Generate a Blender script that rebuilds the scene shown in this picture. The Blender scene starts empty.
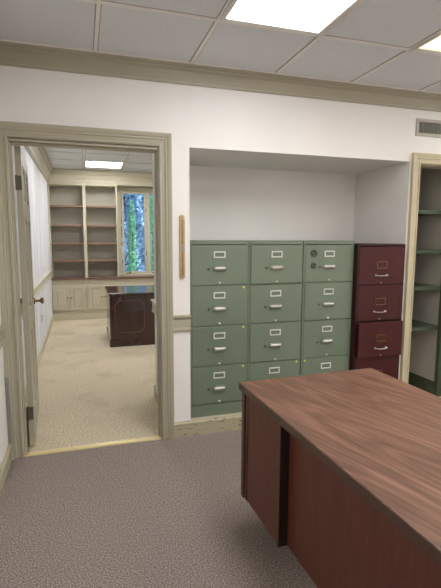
import bpy, bmesh, math, random
from mathutils import Vector, Matrix
random.seed(7)
S = bpy.context.scene
C = S.collection
PI = math.pi

# ------------------------------------------------------------------ materials
def lin(c):
    return tuple(((v/255)/12.92 if v/255 <= .04045 else ((v/255+.055)/1.055)**2.4) for v in c) + (1,)

def mat(name, col, rough=.5, metal=0, spec=.5, noise=None, bump=None, coat=0):
    """noise = (scale, amount, detail[, stretch]) varies the colour; bump = (scale, strength, distance)"""
    m = bpy.data.materials.new(name); m.use_nodes = True
    n = m.node_tree.nodes; l = m.node_tree.links
    b = n['Principled BSDF']
    b.inputs['Base Color'].default_value = lin(col)
    b.inputs['Roughness'].default_value = rough
    b.inputs['Metallic'].default_value = metal
    b.inputs['Specular IOR Level'].default_value = spec
    b.inputs['Coat Weight'].default_value = coat
    b.inputs['Coat Roughness'].default_value = .12
    tc = n.new('ShaderNodeTexCoord')
    if noise:
        mp = n.new('ShaderNodeMapping'); l.new(tc.outputs['Object'], mp.inputs[0])
        if len(noise) > 3: mp.inputs['Scale'].default_value = noise[3]
        t = n.new('ShaderNodeTexNoise'); t.inputs['Scale'].default_value = noise[0]; t.inputs['Detail'].default_value = noise[2]
        l.new(mp.outputs[0], t.inputs['Vector'])
        r = n.new('ShaderNodeValToRGB'); a = noise[1]
        base = lin(col)
        r.color_ramp.elements[0].position = .32; r.color_ramp.elements[1].position = .68
        r.color_ramp.elements[0].color = tuple(v*(1-a) for v in base[:3]) + (1,)
        r.color_ramp.elements[1].color = tuple(min(1, v*(1+a)) for v in base[:3]) + (1,)
        l.new(t.outputs['Fac'], r.inputs[0]); l.new(r.outputs[0], b.inputs['Base Color'])
    if bump:
        t2 = n.new('ShaderNodeTexNoise'); t2.inputs['Scale'].default_value = bump[0]; t2.inputs['Detail'].default_value = 3
        l.new(tc.outputs['Object'], t2.inputs['Vector'])
        bp = n.new('ShaderNodeBump'); bp.inputs['Strength'].default_value = bump[1]; bp.inputs['Distance'].default_value = bump[2]
        l.new(t2.outputs['Fac'], bp.inputs['Height']); l.new(bp.outputs[0], b.inputs['Normal'])
    return m

M = {}
M['wall'] = mat('painted_wall', (234, 231, 227), .75, noise=(1.3, .03, 3), bump=(60, .12, .003))
M['trim'] = mat('greige_trim', (170, 163, 142), .42)
M['casing_warm'] = mat('cream_trim', (190, 179, 149), .42)
M['trim2'] = mat('pale_greige_paint', (198, 191, 168), .5)
M['shelf_paint'] = mat('taupe_paint', (176, 171, 158), .6)
M['tile'] = mat('ceiling_tile', (221, 223, 226), .9, noise=(90, .03, 2), bump=(140, .3, .003))
M['tbar_shade'] = mat('painted_tbar_shade', (165, 162, 156), .9)  # shadow line beside the ceiling T-bars, put into the colour
M['tbar'] = mat('ceiling_grid_metal', (236, 233, 227), .6)
M['green'] = mat('sage_green_enamel', (108, 120, 101), .4, noise=(2.2, .05, 2), bump=(300, .04, .001))
M['green_in'] = mat('shadow_green', (58, 68, 58), .6)
M['maroon'] = mat('maroon_enamel', (68, 26, 26), .42, spec=.3, noise=(4, .12, 4, (1, 1, .5)))
M['maroon_dark'] = mat('maroon_enamel_frame', (46, 21, 21), .45, spec=.3)
M['chrome'] = mat('brushed_nickel', (190, 188, 180), .36, metal=.85)
M['brass'] = mat('aged_brass', (150, 122, 82), .34, metal=.85)
M['bronze'] = mat('dark_bronze', (96, 90, 78), .5, metal=.4)
M['bright'] = mat('bright_nickel_rim', (222, 220, 210), .4, metal=.35)
M['label'] = mat('label_card', (104, 114, 102), .7)
M['yellow'] = mat('yellow_sticker', (226, 214, 60), .6)
M['black'] = mat('black_plastic', (26, 28, 28), .5)
M['white'] = mat('white_plastic', (238, 236, 228), .4)
M['greyp'] = mat('grey_plastic', (142, 142, 130), .4)
M['dgreen'] = mat('dark_green_paint', (62, 74, 54), .42, noise=(3, .06, 2))
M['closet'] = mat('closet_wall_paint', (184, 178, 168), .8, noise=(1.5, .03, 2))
M['mahog'] = mat('dark_mahogany', (56, 28, 26), .22, noise=(3, .25, 4, (1, 1, .3)), coat=.5)
M['mahog_line'] = mat('gold_inlay', (120, 84, 66), .4)
M['walnut_side'] = None
M['edge_wood'] = mat('reddish_wood_edging', (142, 108, 88), .5, noise=(6, .1, 3))
M['counter'] = mat('brown_laminate', (120, 90, 76), .35, noise=(6, .12, 3))
M['kneehole_shade'] = mat('painted_kneehole_shade', (34, 20, 16), .6)  # near-black brown standing in for shade on the pedestal's return face
M['steel'] = mat('desk_leg_steel', (60, 60, 60), .4, metal=.8)
M['thresh'] = mat('brass_threshold', (222, 204, 152), .35, metal=.4)
M['vent_in'] = mat('vent_dark', (100, 100, 98), .7)
M['bark'] = mat('bark', (84, 74, 64), .9, noise=(12, .2, 3))
M['grass'] = mat('lawn', (70, 92, 50), .9, noise=(8, .3, 4))
M['leaf_blue'] = mat('blue_green_needles', (165, 192, 214), .7, noise=(1.6, .3, 3))
M['leaf_green'] = mat('bright_green_leaves', (160, 215, 165), .6, noise=(6, .25, 3))
M['leaf_dark'] = mat('deep_green_leaves', (90, 130, 150), .7, noise=(2.5, .4, 3))
M['ext'] = mat('exterior_paint', (150, 146, 140), .8)

def wood(name, dark, mid, light, rot, rough, scale=1.0, coat=.15, axis=1):
    m = bpy.data.materials.new(name); m.use_nodes = True
    n = m.node_tree.nodes; l = m.node_tree.links; b = n['Principled BSDF']
    tc = n.new('ShaderNodeTexCoord'); mp = n.new('ShaderNodeMapping')
    mp.inputs['Rotation'].default_value = (0, 0, rot)
    l.new(tc.outputs['Object'], mp.inputs[0])
    # broad cathedral figure
    mp2 = n.new('ShaderNodeMapping')
    st = [7*scale, 7*scale, 7*scale]; st[axis] = .75*scale
    mp2.inputs['Scale'].default_value = st; l.new(mp.outputs[0], mp2.inputs[0])
    t1 = n.new('ShaderNodeTexNoise'); t1.inputs['Scale'].default_value = 1; t1.inputs['Detail'].default_value = 2.5; t1.inputs['Distortion'].default_value = .5
    l.new(mp2.outputs[0], t1.inputs['Vector'])
    mul = n.new('ShaderNodeMath'); mul.operation = 'MULTIPLY'; mul.inputs[1].default_value = 13
    l.new(t1.outputs['Fac'], mul.inputs[0])
    fr = n.new('ShaderNodeMath'); fr.operation = 'PINGPONG'; fr.inputs[1].default_value = 1; l.new(mul.outputs[0], fr.inputs[0])
    # fine pores
    mp3 = n.new('ShaderNodeMapping'); st3 = [190*scale]*3; st3[axis] = 5*scale
    mp3.inputs['Scale'].default_value = st3; l.new(mp.outputs[0], mp3.inputs[0])
    t2 = n.new('ShaderNodeTexNoise'); t2.inputs['Scale'].default_value = 1; t2.inputs['Detail'].default_value = 2
    l.new(mp3.outputs[0], t2.inputs['Vector'])
    mx = n.new('ShaderNodeMath'); mx.operation = 'MULTIPLY_ADD'; mx.inputs[1].default_value = .22
    l.new(fr.outputs[0], mx.inputs[0])
    m2 = n.new('ShaderNodeMath'); m2.operation = 'MULTIPLY'; m2.inputs[1].default_value = .84; l.new(t2.outputs['Fac'], m2.inputs[0])
    l.new(m2.outputs[0], mx.inputs[2])
    r = n.new('ShaderNodeValToRGB'); e = r.color_ramp.elements
    e[0].position = .2; e[0].color = lin(dark); e[1].position = .85; e[1].color = lin(light)
    k = e.new(.5); k.color = lin(mid)
    l.new(mx.outputs[0], r.inputs[0]); l.new(r.outputs[0], b.inputs['Base Color'])
    b.inputs['Roughness'].default_value = rough
    b.inputs['Coat Weight'].default_value = coat; b.inputs['Coat Roughness'].default_value = .3
    return m
M['walnut'] = wood('walnut_laminate', (74, 49, 37), (108, 74, 57), (152, 114, 92), math.radians(-15), .42)
M['walnut_side'] = wood('walnut_panel', (78, 38, 25), (92, 46, 30), (107, 58, 40), 0, .45, 1.0, .05, 2)
M['walnut_edge'] = mat('walnut_edge_band', (82, 60, 48), .45, noise=(5, .12, 3))

def carpet(name, c1, c2, c3, stain=None, fine=330):
    m = bpy.data.materials.new(name); m.use_nodes = True
    n = m.node_tree.nodes; l = m.node_tree.links; b = n['Principled BSDF']
    b.inputs['Roughness'].default_value = .95; b.inputs['Specular IOR Level'].default_value = .1
    tc = n.new('ShaderNodeTexCoord')
    t = n.new('ShaderNodeTexNoise'); t.inputs['Scale'].default_value = fine; t.inputs['Detail'].default_value = 2
    l.new(tc.outputs['Object'], t.inputs['Vector'])
    v = n.new('ShaderNodeTexNoise'); v.inputs['Scale'].default_value = fine*.7; v.inputs['Detail'].default_value = 3
    l.new(tc.outputs['Object'], v.inputs['Vector'])
    mx = n.new('ShaderNodeMix'); mx.inputs[0].default_value = .45
    l.new(t.outputs['Fac'], mx.inputs[2]); l.new(v.outputs['Fac'], mx.inputs[3])
    r = n.new('ShaderNodeValToRGB'); e = r.color_ramp.elements
    e[0].position = .34; e[0].color = lin(c1); e[1].position = .66; e[1].color = lin(c3)
    k = e.new(.5); k.color = lin(c2); l.new(mx.outputs[0], r.inputs[0])
    out = r.outputs[0]
    if stain:
        s = n.new('ShaderNodeTexNoise'); s.inputs['Scale'].default_value = 1.7; s.inputs['Detail'].default_value = 5; s.inputs['Roughness'].default_value = .6
        l.new(tc.outputs['Object'], s.inputs['Vector'])
        sr = n.new('ShaderNodeValToRGB'); sr.color_ramp.elements[0].position = .5; sr.color_ramp.elements[1].position = .75
        l.new(s.outputs['Fac'], sr.inputs[0])
        sm = n.new('ShaderNodeMix'); sm.data_type = 'RGBA'; sm.inputs[7].default_value = lin(stain)
        f = n.new('ShaderNodeMath'); f.operation = 'MULTIPLY'; f.inputs[1].default_value = .65
        l.new(sr.outputs[0], f.inputs[0]); l.new(f.outputs[0], sm.inputs[0]); l.new(out, sm.inputs[6]); out = sm.outputs[2]
    l.new(out, b.inputs['Base Color'])
    bp = n.new('ShaderNodeBump'); bp.inputs['Strength'].default_value = .5; bp.inputs['Distance'].default_value = .006
    l.new(mx.outputs[0], bp.inputs['Height']); l.new(bp.outputs[0], b.inputs['Normal'])
    return m
M['carpet'] = carpet('mauve_grey_carpet', (76, 66, 62), (141, 127, 120), (206, 193, 184), fine=210)
M['carpet2'] = carpet('tan_carpet', (172, 158, 132), (206, 193, 168), (230, 218, 196), stain=(160, 144, 118), fine=90)

def wallpaper():
    m = mat('striped_wallpaper', (226, 226, 230), .7)
    n = m.node_tree.nodes; l = m.node_tree.links; b = n['Principled BSDF']
    tc = n.new('ShaderNodeTexCoord'); mp = n.new('ShaderNodeMapping'); mp.inputs['Scale'].default_value = (9, 9, .9)
    l.new(tc.outputs['Object'], mp.inputs[0])
    t = n.new('ShaderNodeTexNoise'); t.inputs['Scale'].default_value = 1.4; t.inputs['Detail'].default_value = 4; l.new(mp.outputs[0], t.inputs['Vector'])
    r = n.new('ShaderNodeValToRGB'); e = r.color_ramp.elements
    e[0].position = .35; e[0].color = lin((206, 207, 216)); e[1].position = .62; e[1].color = lin((234, 233, 234))
    l.new(t.outputs['Fac'], r.inputs[0]); l.new(r.outputs[0], b.inputs['Base Color'])
    return m
M['paper'] = wallpaper()

def worn_base():
    m = mat('worn_greige_trim', (180, 172, 144), .45)
    n = m.node_tree.nodes; l = m.node_tree.links; b = n['Principled BSDF']
    tc = n.new('ShaderNodeTexCoord'); mp = n.new('ShaderNodeMapping'); mp.inputs['Scale'].default_value = (14, 14, 60)
    l.new(tc.outputs['Object'], mp.inputs[0])
    t = n.new('ShaderNodeTexNoise'); t.inputs['Scale'].default_value = 1; t.inputs['Detail'].default_value = 6; t.inputs['Roughness'].default_value = .7
    l.new(mp.outputs[0], t.inputs['Vector'])
    r = n.new('ShaderNodeValToRGB'); e = r.color_ramp.elements
    e[0].position = .35; e[0].color = lin((96, 88, 72)); e[1].position = .44; e[1].color = lin((178, 170, 142))
    l.new(t.outputs['Fac'], r.inputs[0]); l.new(r.outputs[0], b.inputs['Base Color'])
    return m
M['base'] = worn_base()

def emit(name, col, k):
    m = bpy.data.materials.new(name); m.use_nodes = True
    n = m.node_tree.nodes; n.clear()
    e = n.new('ShaderNodeEmission'); e.inputs[0].default_value = lin(col); e.inputs[1].default_value = k
    o = n.new('ShaderNodeOutputMaterial'); m.node_tree.links.new(e.outputs[0], o.inputs[0])
    return m
M['lamp_cool'] = emit('cool_diffuser', (251, 251, 251), 13.5)
M['lamp_warm'] = emit('warm_diffuser', (255, 226, 180), 2.2)
M['lamp_back'] = emit('back_room_diffuser', (253, 252, 250), 21)

def glass():
    m = bpy.data.materials.new('tinted_window_glass'); m.use_nodes = True
    n = m.node_tree.nodes; l = m.node_tree.links; n.clear()
    t = n.new('ShaderNodeBsdfTransparent'); t.inputs[0].default_value = (.80, .90, .97, 1)
    g = n.new('ShaderNodeBsdfGlossy'); g.inputs['Roughness'].default_value = .02
    mx = n.new('ShaderNodeMixShader'); mx.inputs[0].default_value = .06
    o = n.new('ShaderNodeOutputMaterial')
    l.new(t.outputs[0], mx.inputs[1]); l.new(g.outputs[0], mx.inputs[2]); l.new(mx.outputs[0], o.inputs[0])
    return m
M['glass'] = glass()

# ------------------------------------------------------------------ mesh helpers
class MB:
    def __init__(s): s.v = []; s.f = []; s.mi = []
    def box(s, x0, x1, y0, y1, z0, z1, mi=0):
        if x0 > x1: x0, x1 = x1, x0
        if y0 > y1: y0, y1 = y1, y0
        if z0 > z1: z0, z1 = z1, z0
        b = len(s.v)
        s.v += [(x, y, z) for z in (z0, z1) for y in (y0, y1) for x in (x0, x1)]
        for q in ((0, 2, 3, 1), (4, 5, 7, 6), (0, 1, 5, 4), (2, 6, 7, 3), (0, 4, 6, 2), (1, 3, 7, 5)):
            s.f.append([b+i for i in q]); s.mi.append(mi)
        return s
    def sweep(s, rings, closed=False, caps=True, mi=0):
        b = len(s.v); n = len(rings[0])
        for r in rings: s.v += [tuple(p) for p in r]
        k = len(rings)
        for i in range(k if closed else k-1):
            a, c = b+i*n, b+((i+1) % k)*n
            for j in range(n):
                jj = (j+1) % n
                s.f.append([a+j, a+jj, c+jj, c+j]); s.mi.append(mi)
        if caps and not closed:
            s.f.append([b+j for j in range(n)][::-1]); s.mi.append(mi)
            s.f.append([b+(k-1)*n+j for j in range(n)]); s.mi.append(mi)
        return s
    def tube(s, pts, r, n=10, mi=0, close=False):
        pts = [Vector(p) for p in pts]; rings = []
        rr = r if isinstance(r, (list, tuple)) else [r]*len(pts)
        for i, p in enumerate(pts):
            d = (pts[min(i+1, len(pts)-1)] - pts[max(i-1, 0)]).normalized()
            u = d.orthogonal() if i == 0 else (prev - d*prev.dot(d))
            u.normalize(); prev = u; w = d.cross(u)
            rings.append([p + (u*math.cos(2*PI*k/n) + w*math.sin(2*PI*k/n))*rr[i] for k in range(n)])
        return s.sweep(rings, mi=mi)
    def lathe(s, prof, o, ax='y', n=20, mi=0):
        """prof: list of (distance along axis, radius)"""
        rings = []
        for d, r in prof:
            ring = []
            for k in range(n):
                a = 2*PI*k/n; c, t = math.cos(a)*r, math.sin(a)*r
                q = {'x': (d, c, t), 'y': (c, d, t), 'z': (c, t, d)}[ax]
                ring.append((o[0]+q[0], o[1]+q[1], o[2]+q[2]))
            rings.append(ring)
        return s.sweep(rings, mi=mi)
    def build(s, name, m, parent=None, loc=(0, 0, 0), bevel=0, smooth=False, rot=None, recalc=True):
        me = bpy.data.meshes.new(name)
        me.from_pydata(s.v, [], s.f)
        for mm in (m if isinstance(m, (list, tuple)) else [m]): me.materials.append(mm)
        for p, i in zip(me.polygons, s.mi): p.material_index = i; p.use_smooth = smooth
        if recalc:
            bm = bmesh.new(); bm.from_mesh(me)
            bmesh.ops.recalc_face_normals(bm, faces=bm.faces); bm.to_mesh(me); bm.free()
        me.update()
        o = bpy.data.objects.new(name, me); C.objects.link(o); o.location = loc
        if rot: o.rotation_euler = rot
        if parent: o.parent = parent
        if bevel:
            bv = o.modifiers.new('bevel', 'BEVEL'); bv.width = bevel; bv.segments = 2; bv.limit_method = 'ANGLE'; bv.angle_limit = math.radians(50)
        return o

def tag(o, label=None, cat=None, group=None, kind=None):
    if label: o['label'] = label
    if cat: o['category'] = cat
    if group: o['group'] = group
    if kind: o['kind'] = kind
    return o
def empty(name, loc, label, cat, rz=0, group=None, kind=None):
    o = bpy.data.objects.new(name, None); C.objects.link(o); o.location = loc; o.rotation_euler = (0, 0, rz)
    o.empty_display_size = .1
    return tag(o, label, cat, group, kind)
def struct(o, label, cat=None): return tag(o, label, cat, kind='structure')
def copy_tree(o, parent=None):
    c = o.copy(); C.objects.link(c); c.parent = parent
    for ch in [k for k in bpy.data.objects if k.parent == o]: copy_tree(ch, c)
    return c

# profile (u = distance from the opening's edge outwards, v = how far it stands off the wall)
CASE = [(0, 0), (0, .014), (.006, .020), (.014, .020), (.018, .012), (.040, .014), (.046, .021), (.056, .021), (.062, .026), (.078, .030), (.086, .030), (.086, 0)]
def casing(xl, xr, zt, y, sgn, width=.086):
    k = width/.086; rings = []
    for c in range(4):
        r = []
        for u, v in CASE:
            u *= k; x = xl-u if c < 2 else xr+u; z = 0 if c in (0, 3) else zt+u
            r.append((x, y - sgn*v, z))
        rings.append(r)
    return MB().sweep(rings)
def run_x(prof, x0, x1, y, sgn=-1):   # profile along x; standing off towards sgn*y
    return MB().sweep([[(x, y+sgn*u, z) for u, z in prof] for x in (x0, x1)])
def run_y(prof, y0, y1, x, sgn=1):
    return MB().sweep([[(x+sgn*u, y, z) for u, z in prof] for y in (y0, y1)])
RAIL = [(0, .785), (.012, .785), (.020, .792), (.020, .806), (.014, .812), (.014, .872), (.022, .880), (.030, .892), (.030, .902), (0, .904)]
BASEB = [(0, 0), (.014, 0), (.014, .088), (.018, .092), (.018, .100), (.010, .106), (.006, .115), (0, .115)]

# ------------------------------------------------------------------ room shell
WT = .12
XL, XR = -.50, 4.3
YB, ZC = -4.7, 2.586
HT = 2.70
# front wall with doorway, recess and closet opening
w = MB()
w.box(XL-.12, -.412, 0, WT, 0, HT)
w.box(-.412, .507, 0, WT, 2.045, HT)
w.box(.507, .7215, 0, WT, 0, HT)
w.box(.7215, 2.5312, 0, WT, 2.059, HT)
w.box(2.5312, 2.630, 0, WT, 0, HT)
w.box(2.630, 3.14, 0, WT, 2.044, HT)
w.box(3.14, XR, 0, WT, 0, HT)
struct(w.build('wall_back', M['wall']), 'white painted wall holding the doorway, cabinet recess and closet', 'wall')
# recess liner (one solid surround), seen from both rooms
w = MB()
w.box(.60, .7215, WT, .87, 0, HT)
w.box(.7215, 2.5312, .742, .87, 0, HT)
w.box(.7215, 2.5312, WT, .742, 2.059, HT)
w.box(2.5312, 2.63, WT, .87, 0, HT)
struct(w.build('wall_recess', M['wall']), 'white painted sides, back and soffit of the cabinet recess', 'wall')
w = MB().box(.7215, 2.5312, .002, .742, 0, .113)
struct(w.build('trim_platform', M['trim2']), 'raised cream platform under the filing cabinets', 'platform')
# closet
w = MB()
w.box(2.63, 3.14, .87, .95, 0, HT); w.box(3.10, 3.20, .16, .95, 0, HT); w.box(2.63, 3.10, WT, .87, 2.35, 2.42)
w.box(3.14, 3.20, WT, .16, 0, HT)
struct(w.build('wall_closet', M['closet']), 'grey white inner walls of the shallow closet', 'wall')
# rest of the front room
struct(MB().box(XL-.12, XL, YB, 0, 0, HT).build('wall_left', M['wall']), 'white wall at the left edge beside the doorway', 'wall')
struct(MB().box(XR, XR+.12, YB, WT, 0, HT).build('wall_right', M['wall']), 'white wall closing the office on the right', 'wall')
struct(MB().box(XL-.12, XR+.12, YB-.12, YB, 0, HT).build('wall_rear', M['wall']), 'white wall behind the viewer', 'wall')
struct(MB().box(XL-.12, XR+.12, YB-.12, .0, -.06, 0).build('floor', M['carpet']), 'mauve grey speckled office carpet', 'floor')
# back room
BX, BY = 3.3, 5.44
BL = -.527
struct(MB().box(BL-.12, BL, WT, BY, 0, HT).build('wall_back_room_left', M['paper']), 'pale bluish papered left wall of the back room', 'wall')
struct(MB().box(BX, BX+.12, .87, BY, 0, HT).build('wall_back_room_right', M['wall']), 'white right wall of the back room', 'wall')
struct(MB().box(XL-.12, BX+.12, .0, BY, -.06, 0).build('floor_back_room', M['carpet2']), 'tan stained carpet of the back room', 'floor')
w = MB()
WX0, WX1, WZ0, WZ1 = .66, 2.62, .742, 2.355
w.box(XL-.12, WX0, BY, BY+.16, 0, HT); w.box(WX1, BX+.12, BY, BY+.16, 0, HT)
w.box(WX0, WX1, BY, BY+.16, 0, WZ0); w.box(WX0, WX1, BY, BY+.16, WZ1, HT)
struct(w.build('wall_far', M['shelf_paint']), 'far wall of the back room around the window', 'wall')

# trims
struct(casing(-.4133, .5075, 2.05, 0, 1).build('trim_1', M['trim']), 'greige moulded casing around the open doorway', 'door casing')
struct(casing(-.4133, .5075, 2.05, WT, -1, .084).build('trim_2', M['trim']), 'doorway casing on the back room side', 'door casing')
j = MB()
j.box(-.413, -.4035, 0, WT, 0, 2.03); j.box(.4985, .508, 0, WT, 0, 2.03); j.box(-.413, .508, 0, WT, 2.03, 2.051)
j.box(-.4035, -.397, .03, .07, 0, 2.022); j.box(.492, .4985, .03, .07, 0, 2.022); j.box(-.4035, .4985, .03, .075, 2.018, 2.03)
struct(j.build('trim_3', M['trim'], bevel=.002), 'greige jamb and stop lining the doorway', 'door jamb')
struct(casing(2.629, 3.14, 2.044, 0, 1, .082).build('trim_4', M['casing_warm']), 'cream moulded casing around the closet', 'door casing')
j = MB().box(2.6285, 2.634, 0, WT, 0, 2.044).box(2.6285, 3.14, 0, WT, 2.038, 2.046)
struct(j.build('trim_5', M['casing_warm']), 'cream jamb inside the closet casing', 'door jamb')
CRF = [(0, 2.462), (.014, 2.462), (.014, 2.474), (.006, 2.478), (.008, 2.545), (.020, 2.556), (.020, 2.568), (.030, 2.572), (.030, 2.590), (0, 2.590)]
struct(run_x(CRF, XL, XR, 0).build('trim_6', M['trim']), 'deep greige cornice above the doorway and cabinets', 'cornice')
struct(run_y(CRF, YB, 0, XL).build('trim_7', M['trim']), 'cornice along the left office wall', 'cornice')
struct(run_x(RAIL, .5935, .7215, 0).build('trim_8', M['trim']), 'short greige chair rail between doorway and filing cabinets', 'chair rail')
struct(run_y(RAIL, YB, 0, XL, 1).build('trim_9', M['trim']), 'chair rail on the left office wall', 'chair rail')
struct(run_x(BASEB, .5935, 2.547, 0).build('baseboard_back', M['base']), 'scuffed greige baseboard below the filing cabinets', 'baseboard')
struct(run_x(BASEB, 3.23, XR, 0).build('baseboard_back_right', M['base']), 'baseboard right of the closet', 'baseboard')
struct(run_y(BASEB, YB, 0, XL, 1).build('baseboard_left', M['base']), 'greige baseboard on the left office wall', 'baseboard')
struct(MB().sweep([[(x, y, z) for y, z in ((-.006, 0), (-.004, .006), (.008, .010), (.036, .010), (.048, .004), (.050, 0))] for x in (-.41, .505)]).build('trim_threshold', M['thresh']), 'brass carpet threshold strip across the doorway', 'threshold')
# back room trims
CRB = [(0, 2.362), (.018, 2.362), (.018, 2.380), (.028, 2.385), (.034, 2.425), (.055, 2.470), (.062, 2.500), (.085, 2.520), (.092, 2.545), (.105, 2.552), (.105, 2.590), (0, 2.590)]
struct(run_y(CRB, WT, 5.13, BL, 1).build('trim_10', M['trim']), 'stepped cornice along the papered wall', 'cornice')
struct(run_x(CRB, BL, BX, 5.13).build('trim_11', M['trim2']), 'stepped cornice above the bookcases', 'cornice')
struct(MB().box(BL, BX, 5.13, BY, 2.362, HT).build('trim_12', M['trim2']), 'boxed frieze above the bookcases and window', 'frieze')
struct(run_y(RAIL, WT, 5.10, BL, 1).build('trim_13', M['trim2']), 'chair rail on the papered wall', 'chair rail')
struct(run_y(BASEB, WT, 5.10, BL, 1).build('baseboard_back_room_left', M['trim2']), 'baseboard below the papered wall', 'baseboard')
struct(run_y(RAIL, WT, .90, .60, -1).build('trim_14', M['trim2']), 'chair rail on the short wall right of the doorway', 'chair rail')
struct(run_y(BASEB, WT, .885, .60, -1).build('baseboard_back_room_right', M['base']), 'baseboard on the short wall right of the doorway', 'baseboard')
struct(run_x(RAIL, .60, BX, .87, 1).build('trim_15', M['trim2']), 'chair rail on the near wall of the back room', 'chair rail')
struct(run_x(BASEB, .60, BX, .87, 1).build('baseboard_back_room_near', M['trim2']), 'baseboard on the near wall of the back room', 'baseboard')

# ------------------------------------------------------------------ ceilings and light fixtures
G0, G = .1188, .61
Y0 = -.65
front_cells = [(1, 0, 'c'), (3, 0, 'w'), (5, 0, 'c'), (1, 2, 'c'), (3, 2, 'c'), (5, 2, 'c')]
def gx(i): return G0+G*i
def ry(j): return Y0-1.22*j
def slab(mb, x0, x1, y0, y1, holes, z0, z1):
    xs = sorted({x0, x1} | {h[0] for h in holes} | {h[1] for h in holes}); ys = sorted({y0, y1} | {h[2] for h in holes} | {h[3] for h in holes})
    for a, b in zip(xs, xs[1:]):
        for c, d in zip(ys, ys[1:]):
            mx, my = (a+b)/2, (c+d)/2
            if any(h[0] < mx < h[1] and h[2] < my < h[3] for h in holes): continue
            mb.box(a, b, c, d, z0, z1)
holes = [(gx(i), gx(i)+G, ry(j)-1.22, ry(j)) for i, j, k in front_cells]
m = MB(); slab(m, XL, XR, YB, 0, holes, 2.594, 2.61)
ceil = struct(m.build('ceiling', M['tile']), 'dropped ceiling of pale grey acoustic tiles', 'ceiling')
m = MB()
for i in range(0, 8):
    m.box(gx(i)-.010, gx(i)+.010, YB, -.03, 2.587, 2.596)
    for q in (-1, 1): m.box(gx(i)+q*.010, gx(i)+q*.016, YB, -.03, 2.5925, 2.596, mi=1)  # darker strips paint a shadow line along both sides of each bar
for j in range(0, 4):
    m.box(XL, XR, ry(j)-.010, ry(j)+.010, 2.5865, 2.5955)
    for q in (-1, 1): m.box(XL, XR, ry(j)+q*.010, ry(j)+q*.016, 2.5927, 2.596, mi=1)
m.box(XL, XR, -.045, -.02, 2.587, 2.596)
m.build('ceiling_grid', [M['tbar'], M['tbar_shade']], ceil)
BG0 = .068
bcell = [(0, 0), (3, 0), (0, 3), (3, 3)]
def by(j): return 4.72-.61*j
bh = [(BG0+.61*i, BG0+.61*i+.61, by(j)-.61, by(j)) for i, j in bcell]
m = MB(); slab(m, BL, BX, WT, 5.13, bh, 2.594, 2.61)
ceil2 = struct(m.build('ceiling_back_room', M['tile']), 'dropped square tile ceiling of the back room', 'ceiling')
m = MB()
for i in range(0, 6):
    m.box(BG0+.61*i-.010, BG0+.61*i+.010, WT, 5.1, 2.587, 2.596)
    for q in (-1, 1): m.box(BG0+.61*i+q*.010, BG0+.61*i+q*.018, WT, 5.1, 2.5925, 2.596, mi=1)  # same painted shadow lines for the back room grid
for j in range(0, 8):
    m.box(BL, BX, by(j)-.010, by(j)+.010, 2.5865, 2.5955)
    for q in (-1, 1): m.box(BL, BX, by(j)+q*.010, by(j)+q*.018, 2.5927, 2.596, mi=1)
m.build('ceiling_grid', [M['tbar'], M['tbar_shade']], ceil2)

def troffer(x0, x1, y0, y1, lamp, label, group=None):
    cx, cy = (x0+x1)/2, (y0+y1)/2
    t = empty('ceiling_light', (cx, cy, 2.587), label, 'ceiling light', group=group)
    hx, hy = (x1-x0)/2, (y1-y0)/2; f = .034
    m = MB()
    m.box(-hx, hx, -hy, -hy+f, 0, .014).box(-hx, hx, hy-f, hy, 0, .014).box(-hx, -hx+f, -hy+f, hy-f, 0, .014).box(hx-f, hx, -hy+f, hy-f, 0, .014)
    m.build('frame', M['tbar'], t, bevel=.003)
    MB().box(-hx+f, hx-f, -hy+f, hy-f, .006, .012).build('diffuser', lamp, t)
    m = MB()
    m.box(-hx, hx, -hy, hy, .085, .09).box(-hx, hx, -hy, -hy+.004, .014, .085).box(-hx, hx, hy-.004, hy, .014, .085)
    m.box(-hx, -hx+.004, -hy, hy, .014, .085).box(hx-.004, hx, -hy, hy, .014, .085)
    m.build('housing', M['white'], t)
    return t
flabels = ['bright white fluorescent ceiling panel above the brown desk', 'warm cream fluorescent ceiling panel at the upper right corner',
           'ceiling panel near the right office wall', 'ceiling panel behind the viewer on the left', 'ceiling panel behind the viewer in the middle', 'ceiling panel behind the viewer on the right']
for (i, j, k), lb in zip(front_cells, flabels):
    troffer(gx(i), gx(i)+G, ry(j)-1.22, ry(j), M['lamp_cool'] if k == 'c' else M['lamp_warm'], lb)
blabels = ['square ceiling light seen through the doorway', 'square ceiling light right of the back desk', 'square ceiling light near the doorway in the back room', 'square ceiling light at the near right of the back room']
for (i, j), lb in zip(bcell, blabels):
    troffer(BG0+.61*i, BG0+.61*i+.61, by(j)-.61, by(j), M['lamp_back'], lb)

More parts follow.
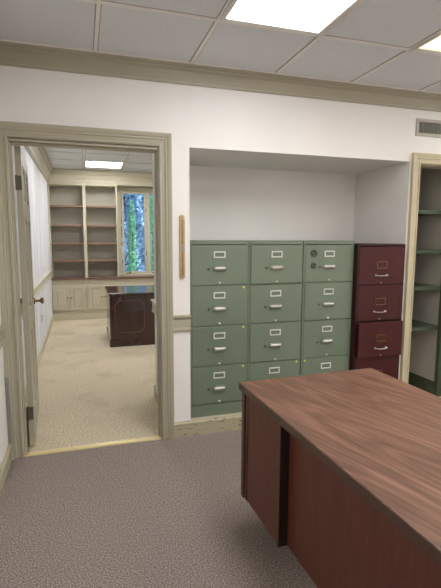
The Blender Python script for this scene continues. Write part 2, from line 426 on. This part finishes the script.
# ------------------------------------------------------------------ open door
def raised_panel(m, x0, x1, z0, z1, y, sgn, d=.006):
    """moulded raised panel on a face at y, facing sgn"""
    def ring(i, h): return [(x0+i, y+sgn*h, z0+i), (x1-i, y+sgn*h, z0+i), (x1-i, y+sgn*h, z1-i), (x0+i, y+sgn*h, z1-i)]
    m.sweep([ring(0, 0), ring(.010, -.006), ring(.018, -.010), ring(.034, -.010), ring(.056, -.003), ring(.066, -.003)], caps=True)
def door_leaf(wd, ht, th=.036):
    m = MB(); st = .112; mid = .10
    zs = [(.20, .78), (.93, 1.58), (1.69, 1.93)]
    xa = [(st, (wd-mid)/2), ((wd+mid)/2, wd-st)]
    # stiles and rails
    m.box(0, st, 0, th, .012, ht); m.box(wd-st, wd, 0, th, .012, ht)
    zr = [.012, .20, .78, .93, 1.58, 1.69, 1.93, ht]
    for a, b in zip(zr[::2], zr[1::2]): m.box(st, wd-st, 0, th, a, b)
    for z0, z1 in zs: m.box((wd-mid)/2, (wd+mid)/2, 0, th, z0, z1)
    for z0, z1 in zs:
        for x0, x1 in xa:
            m.box(x0, x1, .013, th-.013, z0, z1)
            for y, sg in ((0, -1), (th, 1)):
                def ring(i, h): return [(x0+i, y+sg*h, z0+i), (x1-i, y+sg*h, z0+i), (x1-i, y+sg*h, z1-i), (x0+i, y+sg*h, z1-i)]
                m.sweep([ring(0, 0), ring(.008, -.003), ring(.014, -.013)], caps=False)
                m.sweep([ring(.030, -.013), ring(.052, -.005)], caps=True)
    return m
ang = math.radians(93.2)
door = door_leaf(.885, 2.025).build('door_1', M['trim'], None, (-.3925, .131, 0), rot=(0, 0, ang))
struct(door, 'greige six panel door standing open into the back room', 'door')
# in leaf coordinates: x along the leaf, y=0 faces the right (room side), y=th faces the wall
door.location = (-.357, .131, 0)
k = MB()
for sg, y in ((-1, 0), (1, .036)):
    k.lathe([(0, .028), (sg*.004, .030), (sg*.008, .026), (sg*.010, .011), (sg*.048, .010), (sg*.052, .020), (sg*.060, .027), (sg*.070, .027), (sg*.078, .018), (sg*.080, .003)], (.825, y, .915), 'y', 20)
k.build('door_knob', M['brass'], door, smooth=True)
for z, hm in ((.245, 'bronze'), (.955, 'trim'), (1.795, 'bronze')):
    h = MB().box(-.0025, -.0005, .002, .034, z-.045, z+.045)
    h.lathe([(-.048, .006), (.048, .006)], (-.004, .034, z), 'z', 10)
    h.build('hinge', M[hm], door)

# ------------------------------------------------------------------ green filing cabinets
ZL = [.092, .384, .686, .987, 1.284]     # drawer lines
def cab_body(m, W, H, D, lines, front=.004):
    m.box(-W/2, -W/2+.016, front, D, 0, H); m.box(W/2-.016, W/2, front, D, 0, H)
    m.box(-W/2+.016, W/2-.016, D-.012, D, 0, H); m.box(-W/2+.016, W/2-.016, front, D-.012, H-.012, H)
    m.box(-W/2+.016, W/2-.016, front, D-.012, 0, .012)
    m.box(-W/2+.016, W/2-.016, front, front+.014, .012, lines[0]-.004)
    for z in lines[1:-1]: m.box(-W/2+.016, W/2-.016, front+.006, front+.03, z-.006, z+.006)
    m.box(-W/2+.016, W/2-.016, front, front+.014, lines[-1]+.002, H-.012)
    return m
def drawer_front(W, z0, z1, depth, y0=0):
    m = MB(); i = .006
    def ring(a, y): return [(-W/2+a, y, z0+a), (W/2-a, y, z0+a), (W/2-a, y, z1-a), (-W/2+a, y, z1-a)]
    m.sweep([ring(0, .022), ring(0, .003), ring(.003, 0), ring(.006, 0)], caps=True)
    t = W/2-.02
    m.box(-t, -t+.003, .022, depth, z0+.02, z1-.05); m.box(t-.003, t, .022, depth, z0+.02, z1-.05)
    m.box(-t, t, .022, depth, z0+.018, z0+.021); m.box(-t, t, depth-.003, depth, z0+.02, z1-.05)
    return m
def label_holder(x, z, w, h, mm, parent, y=0):
    m = MB(); t = .009
    m.box(x-w/2, x+w/2, y-.006, y+.001, z+h/2-t, z+h/2).box(x-w/2, x+w/2, y-.004, y+.001, z-h/2, z-h/2+t)
    m.box(x-w/2, x-w/2+t, y-.004, y+.001, z-h/2+t, z+h/2-t).box(x+w/2-t, x+w/2, y-.004, y+.001, z-h/2+t, z+h/2-t)
    return m.build('label_holder', mm, parent, bevel=.001)
GW, GH, GD = .446, 1.313, .70
def green_cabinet():
    t = empty('filing_cabinet', (0, 0, 0), 'x', 'filing cabinet')
    cab_body(MB(), GW, GH, GD, ZL).build('body', M['green'], t, bevel=.002)
    for k in range(3, -1, -1):
        z0, z1 = ZL[k]+.004, ZL[k+1]-.003
        d = drawer_front(GW-.030, z0, z1, .62).build('drawer', M['green'], t)
        zt = ZL[k+1]
        if k == 3: zt = ZL[k]+.302
        lz, hz, sz = zt-(.077 if k == 3 else .072), zt-(.177 if k == 3 else .171), ZL[k]+.020
        label_holder(0, lz, .090, .048, M['bright'], d)
        MB().box(-.034, .034, -.002, .0005, lz-.013, lz+.013).build('label_card', M['label'], d)
        # cup shaped pull
        rings = []
        for s in range(9):
            a = s/8; x = -.052+.104*a
            e = min(1, min(a, 1-a)*8) ** .5; e = max(e, .25)
            prof = []
            for q in range(8):
                th = PI*q/7
                prof.append((x, -.026*e*math.sin(th)-.0005, hz+.019*math.cos(th)*(.55+.45*e)))
            rings.append(prof)
        MB().sweep(rings).build('drawer_pull', M['chrome'], d, smooth=True)
        MB().lathe([(0, .009), (-.006, .009), (-.010, .006), (-.0105, .001)], (-.082, 0, hz-.002), 'y', 14).build('thumb_latch', M['bronze'], d, smooth=True)
        MB().lathe([(0, .008), (-.008, .008), (-.011, .005), (-.0115, .001)], (0, 0, sz), 'y', 14).build('catch', M['bright'], d, smooth=True)
    return t
glab = ['sage green four drawer filing cabinet nearest the doorway, three yellow dots down its right side',
        'middle sage green four drawer filing cabinet, top drawer slightly ajar',
        'sage green four drawer filing cabinet with two round black stickers on the top drawer']
PX = [.9495, 1.3975, 1.8500]
g0 = green_cabinet()
cabs = [g0, copy_tree(g0), copy_tree(g0)]
for c, x, lb in zip(cabs, PX, glab):
    c.location = (x, .030, .115); c['label'] = lb; c['group'] = 'green filing cabinets in the recess'
def drawers(c):
    return sorted([k for k in bpy.data.objects if k.parent == c and k.name.startswith('drawer')], key=lambda o: -max(v.co.z for v in o.data.vertices))
def dot(d, x, z, r=.008):
    MB().lathe([(0, r), (-.002, r), (-.0022, r*.5)], (x, 0, z), 'y', 14).build('dot_sticker', M['yellow'], d)
ds = drawers(cabs[0])
for k in (1, 2, 3): dot(ds[k], .188, ZL[4-k]-.017)
ds = drawers(cabs[1]); dot(ds[3], .188, ZL[1]-.017); ds[0].location.y = -.010; ds[2].location.y = -.006
ds = drawers(cabs[2]); dot(ds[3], -.192, ZL[1]-.017); ds[1].location.y = -.005
for z, r in ((1.215, .031), (1.120, .025)):
    s = MB().lathe([(0, r), (-.0015, r), (-.0017, r*.96)], (-.138, 0, z), 'y', 28).build('round_sticker', M['black'], ds[0])
    e = MB()
    e.sweep([[(-.138+math.cos(a)*r*q, -.0022, z+math.sin(a)*r*q) for q in (.80, .88)] + [(-.138+math.cos(a)*r*q, -.0018, z+math.sin(a)*r*q) for q in (.88, .80)] for a in [2*PI*i/28 for i in range(28)]], closed=True)
    e.sweep([[(-.138+x*r, -.0024, z+y*r), (-.138+x*r, -.0018, z+y*r), (-.138+x2*r, -.0018, z+y2*r), (-.138+x2*r, -.0024, z+y2*r)] for x, y, x2, y2 in ((-.35, .35, -.2, .45), (-.3, -.1, -.05, .1), (0, .2, .15, .1), (.25, -.35, .4, -.2))])
    e.box(-.138-.45*r, -.138+.45*r, -.0024, -.0018, z-.5*r, z-.4*r)
    e.build('sticker_emblem', M['green'], s)

# ------------------------------------------------------------------ maroon filing cabinet
RW, RH, RD = .448, 1.290, .70
t = empty('filing_cabinet', (2.300, -.018, .113), 'dark maroon four drawer filing cabinet with its third drawer pulled out', 'filing cabinet')
RL = [.060, .368, .664, .960, 1.274]
cab_body(MB(), RW, RH, RD, RL).build('body', M['maroon_dark'], t, bevel=.002)
for k in range(3, -1, -1):
    d = drawer_front(RW-.030, RL[k]+.005, RL[k+1]-.004, .6).build('drawer', M['maroon'], t)
    if k == 1: d.location.y = -.034
    zt = RL[k]+.302
    m = MB(); lz = zt-.140; x0 = .005; a, b, q = .047, .028, .004
    m.box(x0-a, x0+a, -.003, .001, lz+b-q, lz+b).box(x0-a, x0+a, -.003, .001, lz-b, lz-b+q).box(x0-a, x0-a+q, -.003, .001, lz-b, lz+b).box(x0+a-q, x0+a, -.003, .001, lz-b, lz+b)
    m.build('label_holder', M['brass'], d)
    hz = zt-.222
    MB().tube([(-.052, 0, hz), (-.052, -.018, hz), (-.046, -.022, hz-.001), (-.02, -.025, hz-.003), (.02, -.025, hz-.003), (.046, -.022, hz-.001), (.052, -.018, hz), (.052, 0, hz)], .0042, 8)\
        .lathe([(0, .009), (-.006, .009), (-.008, .004)], (-.052, 0, hz), 'y', 12).lathe([(0, .009), (-.006, .009), (-.008, .004)], (.052, 0, hz), 'y', 12)\
        .build('drawer_handle', M['chrome'], d, smooth=True)
    MB().lathe([(0, .008), (-.006, .008), (-.008, .002)], (0, 0, hz-.062), 'y', 12).build('catch', M['brass'], d, smooth=True)

# ------------------------------------------------------------------ brown desk in front
DL, DW, DH = 1.83, .775, .745
desk = empty('office_desk', (.715, -1.068, 0), 'large walnut laminate desk with floating panelled base in the foreground', 'desk', math.radians(1.8))
T = .036
m = MB(); m.box(0, DW, -DL, 0, DH-T, DH)
m.build('desktop', M['walnut'], desk, bevel=.003)
m = MB(); e = .0015
m.box(-e, 0, -DL, 0, DH-T+.001, DH-.004).box(DW, DW+e, -DL, 0, DH-T+.001, DH-.004).box(-e, DW+e, 0, e, DH-T+.001, DH-.004).box(-e, DW+e, -DL-e, -DL, DH-T+.001, DH-.004)
m.build('edge_band', M['walnut_edge'], desk)
PB, PT = .157, DH-T
def pedestal(y0, y1):
    """y0 > y1; panel side at x small"""
    m = MB()
    m.box(.016, DW-.05, y1, y1+.018, PB, PT).box(.016, DW-.05, y0-.018, y0, PB, PT)
    m.box(.020, .036, y1+.018, y0-.018, PB, PT)
    m.box(.036, DW-.05, y1+.018, y0-.018, PB, PB+.018)
    p = m.build('pedestal', M['walnut_side'], desk, bevel=.002)
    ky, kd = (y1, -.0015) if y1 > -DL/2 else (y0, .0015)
    MB().box(.0175, DW-.052, ky, ky+kd, PB+.001, PT).build('kneehole_shade_sheet', M['kneehole_shade'], p)  # dark sheet over the kneehole side, shade painted as colour
    zs = [PB+.004, PB+.30, PB+.405, PT-.004]
    for a, b in zip(zs, zs[1:]):
        d = MB().box(DW-.05, DW-.032, y1+.004, y0-.004, a, b-.005).box(.10, DW-.05, y1+.03, y0-.03, a+.02, b-.03).build('drawer', M['walnut_side'], p, bevel=.0015)
        MB().box(DW-.032, DW-.020, (y0+y1)/2-.05, (y0+y1)/2+.05, (a+b)/2-.006, (a+b)/2+.006).build('drawer_handle', M['chrome'], d, bevel=.002)
    return p
# end slab nearest the filing cabinets, then pedestals and the recessed modesty panel
MB().box(.010, DW-.04, -.040, -.010, PB, PT).build('end_panel', M['walnut_edge'], desk, bevel=.002)
MB().box(.010, DW-.04, -DL+.010, -DL+.040, PB, PT).build('end_panel', M['walnut_edge'], desk, bevel=.002)
pedestal(-.050, -.420); pedestal(-DL+.420, -DL+.050)
MB().box(.058, .076, -DL+.420, -.420, PB, PT).build('modesty_panel', M['walnut_side'], desk, bevel=.0015)
for x in (.19, DW-.14):
    for y in (-.14, -DL+.14):
        MB().box(x-.02, x+.02, y-.02, y+.02, 0, PB).box(x-.028, x+.028, y-.028, y+.028, 0, .008).build('leg', M['steel'], desk, bevel=.002)

# ------------------------------------------------------------------ small things on the front wall
t = empty('air_vent', (2.745, 0, 2.328), 'grey metal wall vent grille above the closet', 'vent')
m = MB(); a, b, q = .175, .068, .026
m.box(-a, a, -.010, 0, b-q, b).box(-a, a, -.010, 0, -b, -b+q).box(-a, -a+q, -.010, 0, -b+q, b-q).box(a-q, a, -.010, 0, -b+q, b-q)
m.build('frame', M['shelf_paint'], t, bevel=.003)
MB().box(-a+q, a-q, -.002, -.0005, -b+q, b-q).build('backing', M['vent_in'], t)
for i in range(22):
    x = -a+q+.004+i*(2*a-2*q-.008)/21
    MB().box(x-.0014, x+.0014, -.008, -.002, -b+q, b-q).build('slat', M['greyp'], t)
t = empty('wall_bracket_strip', (.666, 0, 1.158), 'slim tan and brass rounded strip fixed to the wall between doorway and cabinets', 'wall strip')
def stadium(r, L, y): # outline in xz
    return [(math.cos(a)*r, y, r+math.sin(a)*r) for a in [PI+PI*i/10 for i in range(11)]] + [(math.cos(a)*r, y, L-r+math.sin(a)*r) for a in [PI*i/10 for i in range(11)]]
MB().sweep([stadium(.019, .447, 0), stadium(.019, .447, -.010), [(x*.8, -.014, .0038+z*.983) for x, _, z in stadium(.019, .447, 0)]]).build('backplate', mat('tan_wood', (186, 160, 124), .5, noise=(20, .2, 3)), t)
MB().box(-.007, .007, -.0165, -.0135, .03, .415).build('brass_bar', M['brass'], t, bevel=.002)
MB().box(-.010, .010, -.020, -.0135, .195, .245).build('clear_slider', M['greyp'], t, bevel=.003)
m = MB()
for z in (.022, .258, .428): m.lathe([(-.0135, .005), (-.0185, .005), (-.0195, .002)], (0, 0, z), 'y', 10)
m.build('screw', M['bronze'], t)
t = MB().box(0, .022, -.034, -.0315, 0, .44).box(0, .003, -.0315, -.002, 0, .44).build('corner_guard', M['greyp'], None, (-.4995, 0, .118), bevel=.001)
tag(t, 'thin grey plastic strip at the foot of the doorway casing', 'plastic strip')
t = MB().tube([(-.478, -.050, .56), (-.474, -.058, .40), (-.466, -.065, .22), (-.462, -.075, .10), (-.458, -.10, .02), (-.452, -.15, .005), (-.462, -.22, .005), (-.455, -.27, .005)], .0035, 6).build('cable', M['greyp'], None, smooth=True)
tag(t, 'thin grey cable hanging in the corner left of the doorway', 'cable')
t = empty('power_outlet', (BL, 2.95, .425), 'white outlet plate low on the papered wall', 'outlet')
MB().box(0, .006, -.035, .035, -.057, .057).build('plate', M['white'], t, bevel=.002)
m = MB()
for z in (-.022, .022): m.box(.006, .010, -.014, .014, z-.014, z+.014)
m.build('socket', M['greyp'], t)

# ------------------------------------------------------------------ closet shelving
t = empty('closet_shelving', (2.87, .5, 0), 'dark green painted shelves fitted inside the right hand closet', 'shelving')
for z in (.655, 1.022, 1.350, 1.695):
    MB().box(-.238, .228, -.325, .368, z-.034, z).build('shelf', M['dgreen'], t, bevel=.002)
MB().box(.205, .262, -.372, -.331, 0, 2.02).build('upright', M['dgreen'], t, bevel=.002)
MB().box(.212, .2285, -.325, .368, 0, .125).box(-.228, .212, .352, .368, 0, .125).build('plinth_board', M['dgreen'], t, bevel=.002)

# ------------------------------------------------------------------ back room: built-ins
def bookcase(x0, x1, label):
    W = x1-x0; t = empty('bookcase', (x0, 5.13, .744), label, 'bookcase', group='tall bookcases on the counter')
    H = 1.617
    m = MB()
    m.box(0, .022, 0, .30, 0, H).box(W-.022, W, 0, .30, 0, H)
    m.box(.022, W-.022, .02, .30, H-.03, H)
    m.box(0, .026, -.012, 0, 0, H).box(W-.026, W, -.012, 0, 0, H).box(.026, W-.026, -.012, .0, H-.022, H)
    m.build('frame', M['trim2'], t, bevel=.002)
    MB().box(.022, W-.022, .285, .30, 0, H-.03).build('back_panel', M['shelf_paint'], t)
    for z in (1.055, 1.358, 1.665, 1.995):
        s = MB().box(.022, W-.022, .006, .285, z-.744-.024, z-.744).build('shelf', M['shelf_paint'], t)
        MB().box(.022, W-.022, -.002, .006, z-.744-.026, z-.744+.001).build('shelf_edging', M['edge_wood'], s)
    return t
bookcase(BL, .0595, 'empty taupe bookcase in the left corner against the papered wall')
bookcase(.0605, .622, 'empty taupe bookcase beside the window')
def base_cabinet(x0, x1, label):
    W = x1-x0; t = empty('base_cabinet', (x0, 5.13, 0), label, 'cabinet', group='base cabinets under the brown counter')
    m = MB()
    m.box(0, W, 0, .30, .10, .640).box(0, W, 0, .30, .640, .712); m.box(0, W, -.012, .0, .0, .105).box(0, W, -.004, .3, .0, .10)
    m.build('carcass', M['trim2'], t, bevel=.003)
    h = (W-.062)/2
    for i in range(2):
        a = .020+i*(h+.010) + (.004 if i else 0)
        m = MB(); z0, z1 = .172, .600; y = -.022
        m.box(a, a+h, y+.012, -.001, z0, z1)
        b = .050
        m.box(a, a+h, y, y+.012, z0, z0+b).box(a, a+h, y, y+.012, z1-b, z1).box(a, a+b, y, y+.012, z0+b, z1-b).box(a+h-b, a+h, y, y+.012, z0+b, z1-b)
        def ring(i, yy): return [(a+b+i, yy, z0+b+i), (a+h-b-i, yy, z0+b+i), (a+h-b-i, yy, z1-b-i), (a+b+i, yy, z1-b-i)]
        m.sweep([ring(.010, y+.012), ring(.028, y+.002), ring(.034, y+.002)])
        d = m.build('cabinet_door', M['trim2'], t, bevel=.0015)
        kx = a+h-.022 if i == 0 else a+.022
        MB().lathe([(0, .006), (-.014, .006), (-.018, .015), (-.026, .014), (-.029, .005)], (kx, y, .402), 'y', 14).build('knob', M['brass'], d, smooth=True)
    return t
base_cabinet(BL, .0595, 'greige two door base cabinet in the left corner')
base_cabinet(.0605, .640, 'greige two door base cabinet partly hidden by the dark desk')
base_cabinet(.641, 1.24, 'greige base cabinet under the window behind the dark desk')
base_cabinet(1.241, 1.84, 'greige base cabinet right of the window centre')
base_cabinet(1.841, 2.44, 'greige base cabinet further right under the window')
base_cabinet(2.441, BX, 'greige base cabinet at the right end of the counter')
t = MB().box(BL, BX, 5.096, BY, .712, .744).build('countertop', M['counter'], None, bevel=.004)
tag(t, 'long brown countertop running under the bookcases and window', 'countertop')

# window bank in the far wall
win = empty('window_1', (0, 5.36, 0), 'casement window looking onto trees', 'window', kind='structure')
m = MB(); zt, zb = 2.355, .744
m.box(.626, .700, .0, .06, zb, zt); m.box(2.575, 2.65, .0, .06, zb, zt); m.box(.700, 2.575, .0, .06, 2.285, zt); m.box(.700, 2.575, -.03, .06, zb, .780)
mull = [(.700, 1.175), (1.175, 1.650), (1.650, 2.125), (2.125, 2.575)]
for a, b in mull[1:]: m.box(a-.014, a+.014, -.004, .06, .78, 2.285)
m.build('window_frame', M['trim2'], win, bevel=.003)
for a, b in mull:
    s = MB(); f = .038; x0, x1, z0, z1 = a+.012, b-.012, .782, 2.283
    s.box(x0, x0+f, .012, .045, z0, z1).box(x1-f, x1, .012, .045, z0, z1).box(x0+f, x1-f, .012, .045, z0, z0+f).box(x0+f, x1-f, .012, .045, z1-f, z1)
    so = s.build('sash', M['trim2'], win, bevel=.002)
    MB().box(x0+f, x1-f, .026, .031, z0+f, z1-f).build('pane', M['glass'], so)
    MB().box(x0+.06, x0+.15, -.010, .012, .786, .800).tube([(x0+.10, -.01, .80), (x0+.10, -.03, .806), (x0+.14, -.034, .806)], .005, 6).build('crank', M['bronze'], so)
    for zz in (1.15, 1.95): MB().box(x1-.016, x1-.006, .002, .012, zz-.035, zz+.035).build('latch', M['bronze'], so)

# dark executive desk in the back room
dk = empty('executive_desk', (.318, 2.90, 0), 'dark mahogany desk with octagonal inlay panel and glossy top', 'desk')
m = MB(); m.box(-.012, 1.66, -.015, .93, .690, .718)
m.build('desktop', M['mahog'], dk, bevel=.006)
MB().box(.008, 1.64, .005, .91, .090, .690).build('carcass', M['mahog'], dk, bevel=.003)
MB().box(-.006, 1.654, -.010, .924, 0, .085).sweep([[(x, y, .085) for x, y in ((-.006, -.010), (1.654, -.010), (1.654, .924), (-.006, .924))], [(x, y, .108) for x, y in ((.008, .004), (1.641, .004), (1.641, .911), (.008, .911))]]).build('plinth', M['mahog'], dk)
for x0 in (.030, .580, 1.130):
    m = MB(); w_, z0, z1 = .46, .145, .655
    m.box(x0, x0+w_, .0, .006, z0, z1)
    p = m.build('panel', M['mahog'], dk, bevel=.003)
    c = .055; a0, a1, b0, b1 = x0+.035, x0+w_-.035, z0+.04, z1-.04
    pts = [(a0+c, b0), (a1-c, b0), (a1, b0+c), (a1, b1-c), (a1-c, b1), (a0+c, b1), (a0, b1-c), (a0, b0+c)]
    cx, cz = (a0+a1)/2, (b0+b1)/2
    rings = []
    for x, z in pts:
        s = .975; xi, zi = cx+(x-cx)*s, cz+(z-cz)*.98
        rings.append([(x, .0, z), (x, -.003, z), (xi, -.003, zi), (xi, .0, zi)])
    MB().sweep(rings, closed=True).build('inlay_line', M['mahog_line'], p)
m = MB().box(.004, .009, .06, .85, .145, .655)
m.build('side_panel', M['mahog'], dk, bevel=.002)

# ------------------------------------------------------------------ outside
struct(MB().box(-12, 16, BY+.16, 26, -.5, -.1).build('ground', M['grass']), 'shaded lawn outside the window', 'lawn')
def leaves(n, pt, size, seed):
    rnd = random.Random(seed); v, f = [], []
    for i in range(n):
        c = Vector(pt(rnd)); s = size*(.6+.8*rnd.random())
        a = Vector((rnd.gauss(0, 1), rnd.gauss(0, 1), rnd.gauss(0, 1))).normalized(); b_ = a.orthogonal().normalized()
        w2 = a.cross(b_)
        b = len(v); v += [tuple(c-b_*s), tuple(c+w2*s*.5), tuple(c+b_*s), tuple(c-w2*s*.5)]; f.append([b, b+1, b+2, b+3])
    m = MB(); m.v = v; m.f = f; m.mi = [0]*len(f); return m
def tree(name, loc, h, r, mm, n, size, label, seed, conic=True, trunk=True, group='trees outside the window'):
    t = empty(name, loc, label, 'tree', group=group)
    def pt(q):
        z = .12+.88*q.random() if not conic else 1-math.sqrt(q.random())*.95
        rad = r*((1-z)**.7 if conic else (math.sin(PI*min(.98, z*.9+.08)))**.6)
        a = q.random()*2*PI; k = rad*(.55+.45*math.sqrt(q.random()))*(1+.25*math.sin(5*a+z*20))
        return (math.cos(a)*k, math.sin(a)*k, z*h)
    leaves(n, pt, size, seed).build('foliage', mm, t, recalc=False)
    MB().tube([(0, 0, 0), (.02, 0, h*.4), (0, .01, h*.93)], [r*.07+.02, r*.05+.015, .01], 8).build('trunk', M['bark'], t, smooth=True)
    return t
tree('blue_spruce', (1.25, 11.2, -.1), 7.5, 1.0, M['leaf_blue'], 9000, .085, 'blue green spruce filling the left window pane', 1)
tree('blue_spruce', (3.95, 11.6, -.1), 7.8, 1.1, M['leaf_blue'], 9000, .085, 'blue green spruce right of the window mullion', 2)
tree('blue_spruce', (-1.6, 11.4, -.1), 7.2, 1.1, M['leaf_blue'], 7000, .09, 'blue green spruce hidden behind the bookcase', 3)
tree('leafy_tree', (2.6, 18.5, -.1), 6.0, 3.4, M['leaf_dark'], 12000, .15, 'broad dark tree far behind the spruces', 4, conic=False)
tree('columnar_shrub', (1.20, 8.3, -.1), 2.45, .10, M['leaf_green'], 2600, .030, 'slim bright green shrub in the middle of the left pane', 5, conic=False)
tree('columnar_shrub', (1.74, 8.5, -.1), 2.6, .12, M['leaf_green'], 2600, .030, 'bright green shrub behind the window mullion', 6, conic=False)

# ------------------------------------------------------------------ light
wd = bpy.data.worlds.new('world'); S.world = wd; wd.use_nodes = True
n = wd.node_tree.nodes; l = wd.node_tree.links
bg = n['Background']; sky = n.new('ShaderNodeTexSky'); sky.sky_type = 'NISHITA'; sky.sun_disc = False
sky.sun_elevation = math.radians(50); sky.sun_rotation = math.radians(120)
l.new(sky.outputs[0], bg.inputs[0]); bg.inputs[1].default_value = .4
sd = bpy.data.lights.new('sun', 'SUN'); sd.energy = 6.0; sd.angle = math.radians(1); sd.color = (1, .95, .86)
so = bpy.data.objects.new('sun', sd); C.objects.link(so)
so.rotation_euler = Vector((-.75, .35, -.9)).to_track_quat('-Z', 'Y').to_euler()

# ------------------------------------------------------------------ camera
yaw, pitch, roll, D, h = .3001, .125, .0034, 3.0632, 1.4463
cy, sy, cp, sp = math.cos(yaw), math.sin(yaw), math.cos(pitch), math.sin(pitch)
F = Vector((sy*cp, cy*cp, -sp)); R = Vector((cy, -sy, 0)); U = R.cross(F)
R2 = R*math.cos(roll)+U*math.sin(roll); U2 = -R*math.sin(roll)+U*math.cos(roll)
cd = bpy.data.cameras.new('camera'); cam = bpy.data.objects.new('camera', cd); C.objects.link(cam)
mw = Matrix((R2, U2, -F)).transposed().to_4x4(); mw.translation = Vector((0, -D, h)); cam.matrix_world = mw
cd.sensor_fit = 'HORIZONTAL'; cd.sensor_width = 36; cd.lens = 36*445.52/441; cd.clip_start = .02; cd.clip_end = 200
S.camera = cam
S.view_settings.view_transform = 'Standard'; S.view_settings.look = 'None'; S.view_settings.gamma = 1
S.view_settings.use_curve_mapping = False; S.view_settings.exposure = 0.0
